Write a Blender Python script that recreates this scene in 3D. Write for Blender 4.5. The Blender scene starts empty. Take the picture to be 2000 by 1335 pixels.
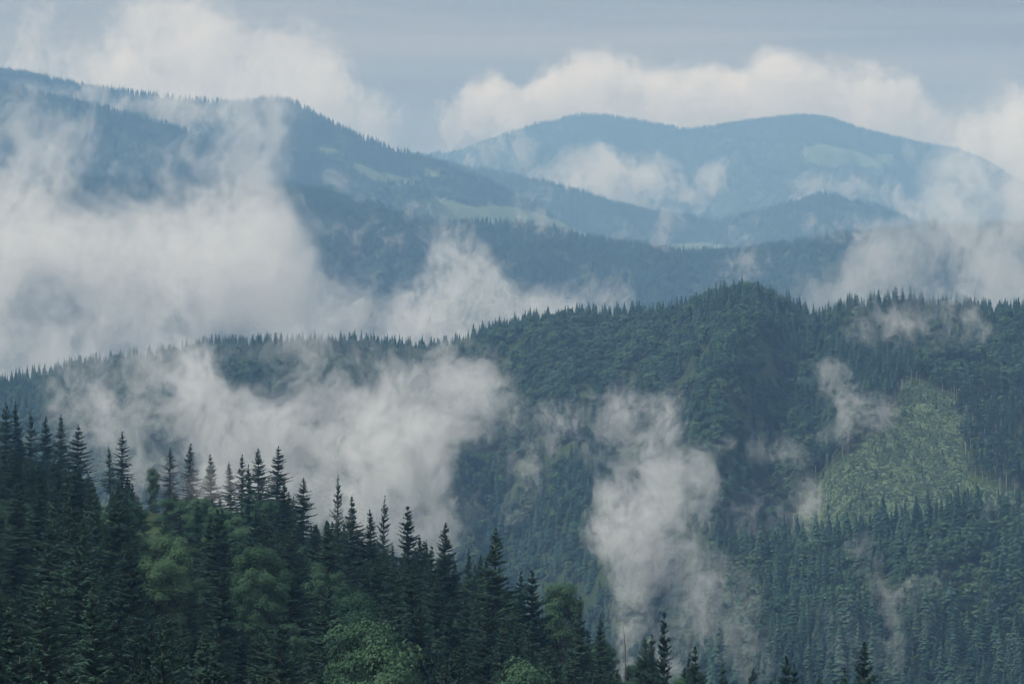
import bpy, math
import numpy as np

# ------------------------------------------------------------------ camera, light, exposure
scene = bpy.context.scene
COL = scene.collection
K = math.tan(math.radians(10.0)) / 1000.0        # metres per photo pixel per metre of distance
ROW0 = 667.5

cam_data = bpy.data.cameras.new('camera')
cam_data.sensor_width = 36.0
cam_data.lens = 18.0 / (1000.0 * K)
cam_data.clip_start = 1.0
cam_data.clip_end = 90000.0
cam = bpy.data.objects.new('camera', cam_data)
cam.rotation_euler = (math.radians(90), 0, 0)
COL.objects.link(cam)
scene.camera = cam

SUN_EL, SUN_AZ = math.radians(48), math.radians(-108)     # azimuth from +Y (view direction) to the left
world = bpy.data.worlds.new('World')
scene.world = world
world.use_nodes = True
wn, wl = world.node_tree.nodes, world.node_tree.links
wn.clear()
w_out = wn.new('ShaderNodeOutputWorld')
w_bg = wn.new('ShaderNodeBackground'); w_bg.inputs['Strength'].default_value = 0.085
w_sky = wn.new('ShaderNodeTexSky'); w_sky.sky_type = 'NISHITA'; w_sky.sun_disc = False
w_sky.sun_elevation = SUN_EL; w_sky.sun_rotation = SUN_AZ
w_tc = wn.new('ShaderNodeTexCoord')
w_map = wn.new('ShaderNodeMapping'); w_map.inputs['Scale'].default_value = (1.6, 1.6, 26.0)
w_noise = wn.new('ShaderNodeTexNoise'); w_noise.inputs['Scale'].default_value = 2.2
w_noise.inputs['Detail'].default_value = 5; w_noise.inputs['Roughness'].default_value = 0.45
w_noise.inputs['Distortion'].default_value = 0.6
w_ramp = wn.new('ShaderNodeValToRGB')
w_ramp.color_ramp.elements[0].position = 0.36; w_ramp.color_ramp.elements[0].color = (3.1, 3.25, 3.4, 1)
w_ramp.color_ramp.elements[1].position = 0.66; w_ramp.color_ramp.elements[1].color = (5.5, 5.6, 5.7, 1)
w_mix = wn.new('ShaderNodeMix'); w_mix.data_type = 'RGBA'; w_mix.inputs[0].default_value = 0.93
wl.new(w_tc.outputs['Generated'], w_map.inputs['Vector'])
wl.new(w_map.outputs['Vector'], w_noise.inputs['Vector'])
wl.new(w_noise.outputs['Fac'], w_ramp.inputs['Fac'])
wl.new(w_sky.outputs['Color'], w_mix.inputs[6])
wl.new(w_ramp.outputs['Color'], w_mix.inputs[7])
# overcast sky: brighter towards the zenith
w_sep = wn.new('ShaderNodeSeparateXYZ'); wl.new(w_tc.outputs['Generated'], w_sep.inputs[0])
w_el = wn.new('ShaderNodeMath'); w_el.operation = 'MULTIPLY_ADD'; w_el.use_clamp = False
w_mx = wn.new('ShaderNodeMath'); w_mx.operation = 'MAXIMUM'; w_mx.inputs[1].default_value = 0.0
wl.new(w_sep.outputs['Z'], w_mx.inputs[0]); wl.new(w_mx.outputs[0], w_el.inputs[0])
w_el.inputs[1].default_value = 2.0; w_el.inputs[2].default_value = 0.36
w_sc = wn.new('ShaderNodeVectorMath'); w_sc.operation = 'SCALE'
wl.new(w_mix.outputs[2], w_sc.inputs[0]); wl.new(w_el.outputs[0], w_sc.inputs['Scale'])
wl.new(w_sc.outputs[0], w_bg.inputs['Color'])
wl.new(w_bg.outputs[0], w_out.inputs['Surface'])

sun_data = bpy.data.lights.new('sun', 'SUN')
sun_data.energy = 2.3
sun_data.angle = math.radians(11)
sun_data.color = (1.0, 0.995, 0.985)
sun = bpy.data.objects.new('sun', sun_data)
sun.rotation_euler = (math.radians(90) - SUN_EL, 0, -SUN_AZ + math.radians(180))
COL.objects.link(sun)

scene.view_settings.view_transform = 'Standard'
scene.view_settings.look = 'None'
scene.view_settings.exposure = 0.38
scene.view_settings.gamma = 1.0
cy = scene.cycles
cy.use_denoising = True
cy.denoising_input_passes = 'RGB'
cy.use_adaptive_sampling = False
cy.filter_width = 1.25
cy.max_bounces = 6
cy.diffuse_bounces = 2
cy.glossy_bounces = 1
cy.transmission_bounces = 2
cy.transparent_max_bounces = 8
cy.volume_bounces = 4
cy.volume_step_rate = 1.5
cy.volume_max_steps = 512

# ------------------------------------------------------------------ helpers
def P(px, py, D):
    return np.array([(px - 1000.0) * K * D, D, (ROW0 - py) * K * D])

def hash2(ix, iy, seed):
    h = (ix.astype(np.int64) * 374761393 + iy.astype(np.int64) * 668265263 + seed * 974634777) & 0xFFFFFFFF
    h = ((h ^ (h >> 13)) * 1274126177) & 0xFFFFFFFF
    return ((h ^ (h >> 16)) & 0xFFFFFF) / float(0xFFFFFF)

def vnoise(x, y, seed=0):
    ix, iy = np.floor(x), np.floor(y)
    fx, fy = x - ix, y - iy
    fx = fx * fx * (3 - 2 * fx); fy = fy * fy * (3 - 2 * fy)
    a = hash2(ix, iy, seed); b = hash2(ix + 1, iy, seed)
    c = hash2(ix, iy + 1, seed); d = hash2(ix + 1, iy + 1, seed)
    return (a * (1 - fx) + b * fx) * (1 - fy) + (c * (1 - fx) + d * fx) * fy

def fbm(x, y, seed=0, octaves=4):
    s, a, t = 0, 1.0, 0
    for o in range(octaves):
        s = s + a * vnoise(x * 2 ** o + 17.3 * o, y * 2 ** o - 9.1 * o, seed + o); t += a; a *= 0.5
    return s / t

def make_mesh(name, verts, faces, mats=(), mat_idx=None, smooth=False):
    """faces: (n,3) or (n,4) array"""
    verts = np.asarray(verts, dtype=np.float32); faces = np.asarray(faces, dtype=np.int32)
    me = bpy.data.meshes.new(name)
    k = faces.shape[1]
    me.vertices.add(len(verts)); me.vertices.foreach_set('co', verts.ravel())
    me.loops.add(faces.size); me.loops.foreach_set('vertex_index', faces.ravel())
    me.polygons.add(len(faces)); me.polygons.foreach_set('loop_start', np.arange(0, faces.size, k, dtype=np.int32))
    for m in mats: me.materials.append(m)
    if mat_idx is not None: me.polygons.foreach_set('material_index', np.asarray(mat_idx, dtype=np.int32))
    if smooth: me.polygons.foreach_set('use_smooth', np.ones(len(faces), dtype=bool))
    me.update(calc_edges=True)
    return me

def link(name, data, parent=None):
    o = bpy.data.objects.new(name, data)
    COL.objects.link(o)
    if parent is not None: o.parent = parent
    return o

def tag(o, label=None, cat=None, group=None, kind=None):
    for key, v in (('label', label), ('category', cat), ('group', group), ('kind', kind)):
        if v: o[key] = v
    return o

# ------------------------------------------------------------------ materials
def foliage_mat(name, dark, light, noise_scale=0.6, transl=0.25):
    m = bpy.data.materials.new(name); m.use_nodes = True
    n, l = m.node_tree.nodes, m.node_tree.links
    n.clear()
    out = n.new('ShaderNodeOutputMaterial')
    dif = n.new('ShaderNodeBsdfDiffuse'); tr = n.new('ShaderNodeBsdfTranslucent'); mix = n.new('ShaderNodeMixShader')
    mix.inputs[0].default_value = transl
    oi = n.new('ShaderNodeObjectInfo'); tc = n.new('ShaderNodeTexCoord')
    nz = n.new('ShaderNodeTexNoise'); nz.inputs['Scale'].default_value = noise_scale; nz.inputs['Detail'].default_value = 3
    l.new(tc.outputs['Object'], nz.inputs['Vector'])
    add = n.new('ShaderNodeMath'); add.operation = 'MULTIPLY_ADD'
    l.new(oi.outputs['Random'], add.inputs[0]); add.inputs[1].default_value = 0.80
    sub = n.new('ShaderNodeMath'); sub.operation = 'MULTIPLY_ADD'; sub.inputs[1].default_value = 1.3; sub.inputs[2].default_value = -0.56
    l.new(nz.outputs['Fac'], sub.inputs[0]); l.new(sub.outputs[0], add.inputs[2])
    cr = n.new('ShaderNodeValToRGB')
    cr.color_ramp.elements[0].color = (*dark, 1); cr.color_ramp.elements[1].color = (*light, 1)
    l.new(add.outputs[0], cr.inputs[0])
    l.new(cr.outputs[0], dif.inputs[0]); l.new(cr.outputs[0], tr.inputs[0])
    l.new(dif.outputs[0], mix.inputs[1]); l.new(tr.outputs[0], mix.inputs[2]); l.new(mix.outputs[0], out.inputs['Surface'])
    return m

def bark_mat(name, a, b):
    m = bpy.data.materials.new(name); m.use_nodes = True
    n, l = m.node_tree.nodes, m.node_tree.links
    bs = n['Principled BSDF']; bs.inputs['Roughness'].default_value = 0.9
    tc = n.new('ShaderNodeTexCoord'); mp = n.new('ShaderNodeMapping'); mp.inputs['Scale'].default_value = (4, 4, 0.7)
    nz = n.new('ShaderNodeTexNoise'); nz.inputs['Scale'].default_value = 2.0; nz.inputs['Detail'].default_value = 4
    cr = n.new('ShaderNodeValToRGB'); cr.color_ramp.elements[0].position = .35; cr.color_ramp.elements[1].position = .65
    cr.color_ramp.elements[0].color = (*a, 1); cr.color_ramp.elements[1].color = (*b, 1)
    l.new(tc.outputs['Object'], mp.inputs[0]); l.new(mp.outputs[0], nz.inputs['Vector'])
    l.new(nz.outputs['Fac'], cr.inputs[0]); l.new(cr.outputs[0], bs.inputs['Base Color'])
    return m

SPRUCE = foliage_mat('spruce_needles', (0.017, 0.043, 0.040), (0.064, 0.120, 0.084), 0.35, 0.15)
SPRUCE_LIGHT = foliage_mat('young_spruce_needles', (0.030, 0.060, 0.034), (0.075, 0.125, 0.055), 0.35, 0.25)
BEECH = foliage_mat('beech_leaves', (0.030, 0.074, 0.050), (0.100, 0.175, 0.100), 0.30, 0.2)
SHRUB = foliage_mat('shrub_leaves', (0.11, 0.185, 0.125), (0.19, 0.275, 0.180), 0.5, 0.3)
BARK = bark_mat('bark', (0.045, 0.038, 0.034), (0.11, 0.098, 0.088))
PALE_BARK = bark_mat('pale_bark', (0.20, 0.19, 0.18), (0.40, 0.39, 0.37))

def ground_mat(name):
    """forest floor with meadow / brush / bare soil where the vertex attribute 'meadow' says open ground"""
    m = bpy.data.materials.new(name); m.use_nodes = True
    n, l = m.node_tree.nodes, m.node_tree.links
    bs = n['Principled BSDF']; bs.inputs['Roughness'].default_value = 1.0
    try: bs.inputs['Specular IOR Level'].default_value = 0.1
    except KeyError: pass
    tc = n.new('ShaderNodeTexCoord')
    nz = n.new('ShaderNodeTexNoise'); nz.inputs['Scale'].default_value = 0.035; nz.inputs['Detail'].default_value = 8; nz.inputs['Roughness'].default_value = 0.65
    l.new(tc.outputs['Object'], nz.inputs['Vector'])
    fr = n.new('ShaderNodeValToRGB')
    fr.color_ramp.elements[0].position = .3; fr.color_ramp.elements[1].position = .7
    fr.color_ramp.elements[0].color = (0.020, 0.034, 0.016, 1); fr.color_ramp.elements[1].color = (0.045, 0.070, 0.030, 1)
    gr = n.new('ShaderNodeValToRGB')
    gr.color_ramp.elements[0].position = .25; gr.color_ramp.elements[1].position = .75
    gr.color_ramp.elements[0].color = (0.075, 0.120, 0.068, 1); gr.color_ramp.elements[1].color = (0.125, 0.175, 0.095, 1)
    e = gr.color_ramp.elements.new(0.97); e.color = (0.13, 0.12, 0.085, 1)
    l.new(nz.outputs['Fac'], fr.inputs[0]); l.new(nz.outputs['Fac'], gr.inputs[0])
    at = n.new('ShaderNodeAttribute'); at.attribute_name = 'meadow'
    mx = n.new('ShaderNodeMix'); mx.data_type = 'RGBA'
    l.new(at.outputs['Fac'], mx.inputs[0]); l.new(fr.outputs[0], mx.inputs[6]); l.new(gr.outputs[0], mx.inputs[7])
    l.new(mx.outputs[2], bs.inputs['Base Color'])
    return m
GROUND = ground_mat('forest_floor_and_meadow')

# ------------------------------------------------------------------ terrain
class Hill:
    """a ridge: crest line (px,row,D), front slope towards the camera, back slope away from it"""
    def __init__(self, name, crest, front, back, depth_f, depth_b, seed, label, tree_px=0, rough=0.18, lam=400.0, px0=-700, px1=2700, meadows=(), nu=260, nv=110):
        c = np.array(crest, dtype=float)
        far = 1.30 if c[:, 2].min() > 5000 else 1.0
        depth_f, depth_b, lam = depth_f * far, depth_b * far, lam * far
        self.cx, self.crow, self.cD = c[:, 0], c[:, 1] + tree_px, c[:, 2] * far
        self.lam0 = far
        self.front, self.back, self.df, self.db, self.seed = front, back, depth_f, depth_b, seed
        self.rough, self.lam, self.name, self.label = rough, lam, name, label
        self.px0, self.px1, self.meadows, self.nu, self.nv = px0, px1, meadows, nu, nv
    def crest(self, px):
        D = np.interp(px, self.cx, self.cD); row = np.interp(px, self.cx, self.crow)
        return D, (ROW0 - row) * K * D
    def z(self, x, y):
        px = x / (y * K) + 1000.0
        D, zc = self.crest(px)
        t = D - y
        tf = np.maximum(t, 0); tb = np.maximum(-t, 0)
        r = 0.12 * self.df
        soft = lambda q: np.sqrt(q * q + r * r * 0.25) - r * 0.5
        s = np.interp(px, self.cx, self.front) if np.ndim(self.front) else self.front
        q = self.df
        fall = s * soft(np.minimum(tf, q)) + s * 0.6 * np.maximum(tf - q, 0) + self.back * soft(tb)
        n = fbm(x / self.lam, y / (self.lam * 1.6), self.seed, 5) - 0.5
        rid = np.abs(fbm(x / (self.lam * .6) + 5, y / (self.lam * 2.2), self.seed + 40, 3) - 0.5)
        amp = np.minimum(tf + tb * 0.7, self.df * 0.6) * self.rough
        if self.name == 'middle_hill':
            amp = amp * np.interp(px, [1480, 1600], [1.15, 0.22])
            dep = np.clip((tf - 25) / 260.0, 0, 1)
            for gp, gw, gd, sl in ((1575, 42, 34, -.16), (1215, 55, 38, .12), (930, 60, 30, .1)):
                fall = fall + gd * dep * np.exp(-((px - gp - sl * tf) / gw) ** 2)
            for gp, gw, gd, sl in ((1430, 75, 24, -.1), (1075, 60, 20, .08)):
                fall = fall - gd * dep * np.exp(-((px - gp - sl * tf) / gw) ** 2)
        return zc - fall + (n * 2.2 - rid * 2.0 + 0.25) * amp
    def open_ground(self, x, y, z):
        px = x / (y * K) + 1000.0; row = ROW0 - z / (y * K)
        m = np.zeros_like(px)
        q = 60.0 * self.lam0
        wx = (fbm(x / q, y / q, self.seed + 7, 3) - .5)
        wy = (fbm(x / q + 31, y / q, self.seed + 9, 3) - .5)
        for poly, wob in self.meadows:
            m = np.maximum(m, inside(px + wx * wob, row + wy * wob * 0.6, poly))
        return m
    def build(self):
        u = np.linspace(self.px0, self.px1, self.nu)
        a = np.linspace(0, 1, self.nv)
        Dc, _ = self.crest(u)
        t = np.where(a < .72, (a / .72) , 1 + (a - .72) / .28)
        back_part = np.clip(t - 1, 0, 1)
        Y = Dc[None, :] - self.df * 1.0 * (1 - np.clip(t, 0, 1))[:, None] + self.db * back_part[:, None]
        X = (u[None, :] - 1000) * K * Y
        Z = self.z(X, Y)
        self.bottom = Z.min()
        v = np.stack([X, Y, Z], -1).reshape(-1, 3)
        i = np.arange(self.nv - 1)[:, None] * self.nu + np.arange(self.nu - 1)[None, :]
        f = np.stack([i, i + 1, i + self.nu + 1, i + self.nu], -1).reshape(-1, 4)
        me = make_mesh(self.name, v, f, [GROUND], smooth=True)
        at = me.attributes.new('meadow', 'FLOAT', 'POINT')
        at.data.foreach_set('value', (self.open_ground(v[:, 0], v[:, 1], v[:, 2]) * (0.8 if self.name == 'middle_hill' else 0.7)).astype(np.float32))
        o = link('hill', me)
        tag(o, self.label, None, None, 'structure')
        return o

def inside(px, py, poly):
    poly = np.array(poly, dtype=float)
    res = np.zeros(px.shape, dtype=bool)
    j = len(poly) - 1
    for i in range(len(poly)):
        xi, yi = poly[i]; xj, yj = poly[j]
        with np.errstate(divide='ignore', invalid='ignore'):
            c = ((yi > py) != (yj > py)) & (px < (xj - xi) * (py - yi) / (yj - yi + 1e-9) + xi)
        res ^= c; j = i
    return res.astype(float)

CLEARING = [(1775, 742), (1800, 748), (1850, 770), (1885, 790), (1872, 830), (1880, 900), (1890, 935), (1960, 960), (2100, 985), (2200, 1080), (1540, 1080), (1565, 985),
            (1565, 960), (1610, 920), (1670, 878), (1715, 845), (1748, 800), (1762, 760)]
far_mountain = Hill('far_mountain', [(-700, 420, 13500), (600, 400, 13500), (840, 300, 13000), (900, 286, 13000), (950, 273, 13000), (1000, 256, 13000), (1060, 236, 13000), (1120, 224, 13000), (1170, 222, 13000),
    (1220, 229, 13000), (1280, 241, 13000), (1340, 251, 13000), (1380, 248, 13000), (1450, 236, 13000), (1520, 226, 13000), (1570, 224, 13000), (1620, 231, 13000), (1680, 251, 13000),
    (1750, 268, 13000), (1800, 281, 13000), (1870, 291, 13000), (1920, 311, 13000), (1990, 350, 13000), (2100, 400, 13000), (2700, 460, 13000)],
    0.42, 0.5, 1500, 700, 11, 'long forested mountain with two rounded summits on the skyline', 5, 0.30, 620.,
    meadows=[([(1565, 290), (1600, 280), (1660, 290), (1700, 305), (1750, 300), (1750, 325), (1690, 328), (1640, 325), (1600, 322), (1565, 315)], 30), ([(850, 300), (930, 280), (935, 284), (880, 300)], 5)])
saddle_ridge = Hill('saddle_ridge', [(-700, 400, 9800), (700, 330, 9800), (860, 312, 9800), (900, 323, 9800), (960, 333, 9700), (1000, 341, 9600), (1060, 353, 9500), (1100, 363, 9400), (1150, 379, 9400), (1200, 394, 9400),
    (1250, 406, 9400), (1300, 413, 9400), (1350, 421, 9400), (1390, 430, 9400), (1450, 416, 9400), (1500, 406, 9300), (1550, 393, 9200), (1600, 377, 9200), (1640, 381, 9200), (1700, 396, 9200),
    (1750, 413, 9200), (1800, 441, 9200), (1900, 482, 9200), (2700, 600, 9200)],
    0.36, 0.5, 900, 500, 21, 'low wooded ridge with a saddle and a pointed knoll', 6, 0.30, 380.,
    meadows=[([(1290, 478), (1350, 474), (1440, 478), (1440, 520), (1290, 520)], 10)])
left_mountain = Hill('left_mountain', [(-700, 70, 8200), (-300, 108, 8200), (0, 137, 8200), (70, 147, 8200), (150, 169, 8200), (240, 176, 8200), (350, 191, 8100), (450, 198, 8000), (500, 194, 8000), (540, 189, 8000), (575, 196, 8000),
    (640, 237, 8000), (700, 264, 7950), (760, 287, 7900), (830, 302, 7900), (900, 332, 7850), (960, 357, 7800), (1010, 381, 7800), (1060, 405, 7800), (1110, 436, 7800), (1180, 462, 7700), (1250, 490, 7700), (1400, 560, 7700), (2700, 900, 7700)],
    0.40, 0.5, 1500, 500, 31, 'forested mountain with a pointed summit and pale green meadow strips', 7, 0.30, 430.,
    meadows=[([(840, 384), (880, 392), (930, 404), (985, 400), (1010, 405), (1080, 425), (1200, 470), (1200, 500), (900, 500), (860, 430), (835, 415)], 14),
             ([(690, 318), (730, 330), (800, 352), (812, 366), (760, 360), (700, 340)], 16), ([(612, 284), (650, 290), (664, 300), (640, 304), (612, 296)], 10),
             ([(826, 326), (850, 334), (862, 350), (840, 352)], 8)])
left_spur = Hill('left_spur', [(-700, 80, 7000), (-300, 120, 7000), (0, 162, 7000), (100, 187, 7000), (200, 207, 7000), (270, 226, 7000), (345, 247, 7000), (450, 292, 7000), (560, 360, 6900), (700, 450, 6900), (900, 560, 6900), (2700, 1200, 6900)],
    0.42, 0.5, 1100, 400, 41, 'spruce covered spur falling away behind the mist', 8, 0.28, 360.)
blue_ridge = Hill('blue_ridge', [(-700, 340, 5700), (200, 345, 5700), (470, 352, 5700), (590, 369, 5700), (640, 377, 5700), (700, 401, 5700), (760, 421, 5650), (830, 434, 5600), (900, 434, 5500), (950, 431, 5500), (1000, 434, 5500), (1060, 441, 5500),
    (1130, 456, 5500), (1200, 469, 5500), (1300, 482, 5500), (1340, 489, 5550), (1400, 492, 5600), (1450, 486, 5700), (1500, 479, 5700), (1550, 471, 5700), (1600, 461, 5700), (1660, 456, 5700), (1720, 451, 5700), (1800, 441, 5700), (1900, 436, 5700), (2700, 430, 5700)],
    0.34, 0.5, 1100, 400, 51, 'hazy blue wooded ridge running across the middle distance', 12, 0.34, 300.,
    meadows=[([(655, 586), (715, 582), (716, 594), (690, 602), (655, 600)], 8)])
middle_hill = Hill('middle_hill', [(-700, 790, 3200), (0, 742, 3200), (60, 728, 3200), (150, 708, 3200), (270, 696, 3200), (390, 676, 3150), (550, 668, 3100), (690, 663, 3050), (780, 672, 3000), (860, 676, 3000), (900, 662, 3000), (960, 642, 3000),
    (1020, 622, 3000), (1100, 612, 3000), (1200, 609, 2950), (1290, 610, 2900), (1340, 602, 2900), (1400, 584, 2850), (1470, 573, 2850), (1520, 584, 2850), (1560, 600, 2850), (1600, 616, 2850), (1640, 596, 2800), (1700, 588, 2800),
    (1760, 590, 2800), (1900, 594, 2800), (2000, 603, 2800), (2700, 620, 2800)],
    0.27, 0.5, 950, 350, 61, 'broad forested hillside with a clearing in the middle distance', 24, 0.25, 300.,
    meadows=[(CLEARING, 14)], nu=420, nv=200)
lower_hill = Hill('lower_hill', [(-700, 1700, 1900), (1000, 1600, 1900), (1200, 1420, 1900), (1300, 1240, 1900), (1370, 1130, 1900), (1430, 1080, 1900), (1500, 1062, 1900), (1600, 1046, 1900), (1700, 1035, 1900), (1800, 1020, 1880), (1900, 1014, 1860), (2000, 1012, 1850), (2700, 1000, 1800)],
    0.24, 0.45, 700, 250, 71, 'low spruce covered hill below the clearing', 28, 0.16, 170.)
HILLS = [far_mountain, saddle_ridge, left_mountain, left_spur, blue_ridge, middle_hill, lower_hill]
for h in HILLS: h.build()

# the near slope under the foreground trees
fgc = np.array([(-600, 880, 820), (0, 952, 790), (180, 985, 750), (370, 1012, 710), (540, 1042, 690), (700, 1112, 650), (860, 1175, 610), (960, 1215, 580),
                (1130, 1295, 550), (1300, 1375, 530), (1500, 1440, 520), (1800, 1470, 520), (2600, 1500, 520)], dtype=float)
def fg_z(x, y):
    yy = np.maximum(y, 60.0)
    px = np.clip(x / (yy * K) + 1000.0, -600, 2600)
    D = np.interp(px, fgc[:, 0], fgc[:, 2]); row = np.interp(px, fgc[:, 0], fgc[:, 1])
    zc = (ROW0 - row) * K * D
    t = np.clip((y - 170) / (D - 170), 0, 1)
    z = (zc - 7) * (1 - t) + zc * t + 2.5 * (fbm(x / 45., y / 45., 3, 4) - .5)
    near = np.clip(y / 170.0, 0, 1)
    z = z * near + (-2.0) * (1 - near)
    return z - np.maximum(y - D, 0) * 0.55 - np.maximum(-y, 0) * 0.1
xs = np.linspace(-1, 1, 140); ys = np.concatenate([np.linspace(-120, 150, 20), np.linspace(160, 1500, 200)])
Xg = xs[None, :] * (60 + 0.34 * np.maximum(ys, 0)[:, None]) ; Yg = np.repeat(ys[:, None], 140, 1)
Zg = fg_z(Xg, Yg)
v = np.stack([Xg, Yg, Zg], -1).reshape(-1, 3)
i = np.arange(len(ys) - 1)[:, None] * 140 + np.arange(139)[None, :]
me = make_mesh('ground', v, np.stack([i, i + 1, i + 141, i + 140], -1).reshape(-1, 4), [GROUND], smooth=True)
at = me.attributes.new('meadow', 'FLOAT', 'POINT')
pxg = v[:, 0] / (np.maximum(v[:, 1], 1) * K) + 1000
at.data.foreach_set('value', 0.75 * ((np.abs(v[:, 1] - 745) < 9) & (pxg > 150) & (pxg < 225)).astype(np.float32))
tag(link('ground', me), 'near slope under the foreground trees', None, None, 'structure')

# valley floor: one sheet to the horizon
S = 11900.0
me = make_mesh('terrain', [(-S, -3000, -500), (S, -3000, -500), (S, 18300, -500), (-S, 18300, -500)], [(0, 1, 2, 3)], [GROUND])
tag(link('terrain', me), 'wide valley floor reaching to the horizon', None, None, 'structure')

# ------------------------------------------------------------------ tree shapes
def tube_mesh(p0, p1, r0, r1, n=6):
    """tapered prisms for arrays of segments"""
    p0, p1 = np.atleast_2d(p0), np.atleast_2d(p1); m = len(p0)
    d = p1 - p0; d = d / (np.linalg.norm(d, axis=1, keepdims=True) + 1e-9)
    ref = np.where(np.abs(d[:, 2:3]) > .9, np.array([[1., 0, 0]]), np.array([[0, 0, 1.]]))
    a = np.cross(d, ref); a /= np.linalg.norm(a, axis=1, keepdims=True); b = np.cross(d, a)
    ang = np.arange(n) * 2 * np.pi / n
    ring = a[:, None, :] * np.cos(ang)[None, :, None] + b[:, None, :] * np.sin(ang)[None, :, None]
    V = np.concatenate([p0[:, None, :] + ring * np.reshape(r0, (-1, 1, 1)), p1[:, None, :] + ring * np.reshape(r1, (-1, 1, 1))], 1)
    j = np.arange(n); jn = (j + 1) % n
    F = np.concatenate([np.stack([j, jn, jn + n], -1), np.stack([j, jn + n, j + n], -1)])
    F = (F[None] + (np.arange(m) * 2 * n)[:, None, None]).reshape(-1, 3)
    return V.reshape(-1, 3), F

def merge(parts):
    V, F, M, o = [], [], [], 0
    for (v_, f_, m_) in parts:
        V.append(v_); F.append(f_ + o); M.append(np.full(len(f_), m_)); o += len(v_)
    return np.concatenate(V), np.concatenate(F), np.concatenate(M)

def spruce_shape(seed, H=25., R=3.4, nw=38, nb=9, step=.15, tl=.66, tw=.095, base=.06, power=.75, gap=0.0, lean=0.0, hang=1.0, trunk_sides=7, bent=0.0):
    rng = np.random.RandomState(seed)
    nseg = 6 if trunk_sides > 4 else 2
    hz = np.linspace(0, H, nseg + 1)
    wob = lambda z: np.stack([lean * z + .12 * bent * np.sin(z * .9), .05 * bent * np.cos(z * 1.3) + 0 * z, z], -1)
    r = 0.011 * H * (1 - hz / H) ** .8 + .015
    tv, tf = tube_mesh(wob(hz[:-1]), wob(hz[1:]), r[:-1], r[1:], trunk_sides)
    # branches
    u = (np.arange(nw) + rng.rand(nw) * .8) / nw
    h = base + (1 - base) * (1 - (1 - u) ** 1.12)
    h = np.repeat(h, nb) + (rng.rand(nw * nb) - .5) * .018
    h = np.clip(h, base * .8, .995)
    az = rng.rand(nw * nb) * 2 * np.pi
    prof = np.clip(1 - (h - base) / (1 - base), 0.0, 1) ** power
    low = np.clip((h - base) / .12, 0.45, 1)
    ph = rng.rand(5) * 6.28
    asym = 1 + .20 * np.sin(az * 2 + ph[0] + h * 9) + .16 * np.sin(az + ph[1] - h * 23) + .10 * np.sin(h * 60 + ph[2])
    L = R * prof * low * asym * (.62 + .5 * rng.rand(len(h))) + .16 * np.clip((1 - h) * 12, .15, 1)
    keep = rng.rand(len(h)) > gap
    h, az, L = h[keep], az[keep], L[keep]
    el = np.radians(-22 + 58 * h + rng.randn(len(h)) * 6)
    out = np.stack([np.cos(az), np.sin(az)], -1)
    n = np.maximum(2, np.ceil(L / step).astype(int))
    bi = np.repeat(np.arange(len(h)), n)
    k = np.arange(len(bi)) - np.repeat(np.cumsum(n) - n, n)
    s = (k + rng.rand(len(bi)) * .6 + .4) / n[bi]
    s = np.clip(s, .08, 1)
    def pt(bi, s):
        l = L[bi] * s
        z = h[bi] * H + np.sin(el[bi]) * l + (-.16 * hang * s ** 2 + .20 * s ** 4) * L[bi]
        b = wob(h[bi] * H)
        return np.stack([b[:, 0] + out[bi, 0] * np.cos(el[bi]) * l, b[:, 1] + out[bi, 1] * np.cos(el[bi]) * l, z], -1)
    V = []; 
    p = pt(bi, s); p2 = pt(bi, np.minimum(s + .08, 1.08)); fw = p2 - p; fw /= np.linalg.norm(fw, axis=1, keepdims=True) + 1e-9
    side = np.stack([-out[bi, 1], out[bi, 0], np.zeros(len(bi))], -1)
    down = np.array([[0, 0, -1.]])
    for sg, dn in ((1, .25), (-1, .25), (0, 1.0)):
        m = len(bi)
        if sg == 0: d = fw * .25 + down * hang + side * (rng.rand(m, 1) - .5) * .8
        else: d = fw * (.45 + .5 * rng.rand(m, 1)) + side * sg * (.75 + .3 * rng.rand(m, 1)) + down * (dn + .3 * rng.rand(m, 1) * hang)
        d += rng.randn(m, 3) * .12
        d /= np.linalg.norm(d, axis=1, keepdims=True)
        ln = tl * (.45 + .75 * rng.rand(m)) * np.clip(.22 + L[bi] * .42, .2, 1.15) * (1.15 - .55 * s) * (.8 if sg == 0 else 1)
        wv = np.cross(d, np.array([[0, 0, 1.]]) + rng.randn(m, 3) * (.45 if sg else 3.)); wv /= np.linalg.norm(wv, axis=1, keepdims=True) + 1e-9
        w = tw * (.7 + .6 * rng.rand(m))[:, None]
        mid = p + d * (ln * .35)[:, None]
        V.append(np.stack([p - d * .04, mid + wv * w, p + d * ln[:, None], mid - wv * w], 1))
    V = np.concatenate(V)                       # (q,4,3)
    q = len(V); idx = np.arange(q)[:, None] * 4
    F = np.concatenate([idx + np.array([[0, 1, 2]]), idx + np.array([[0, 2, 3]])])
    cv = V.reshape(-1, 3); cf = F
    # tips, and the bare branch wood
    b0 = pt(np.arange(len(h)), np.zeros(len(h))); b1 = pt(np.arange(len(h)), np.full(len(h), .75))
    if trunk_sides > 4:
        bv, bf = tube_mesh(b0, b1, np.full(len(h), .022), np.full(len(h), .006), 3)
    else: bv, bf = np.zeros((0, 3)), np.zeros((0, 3), int)
    return (tv, tf), (bv, bf), (cv, cf)

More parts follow.
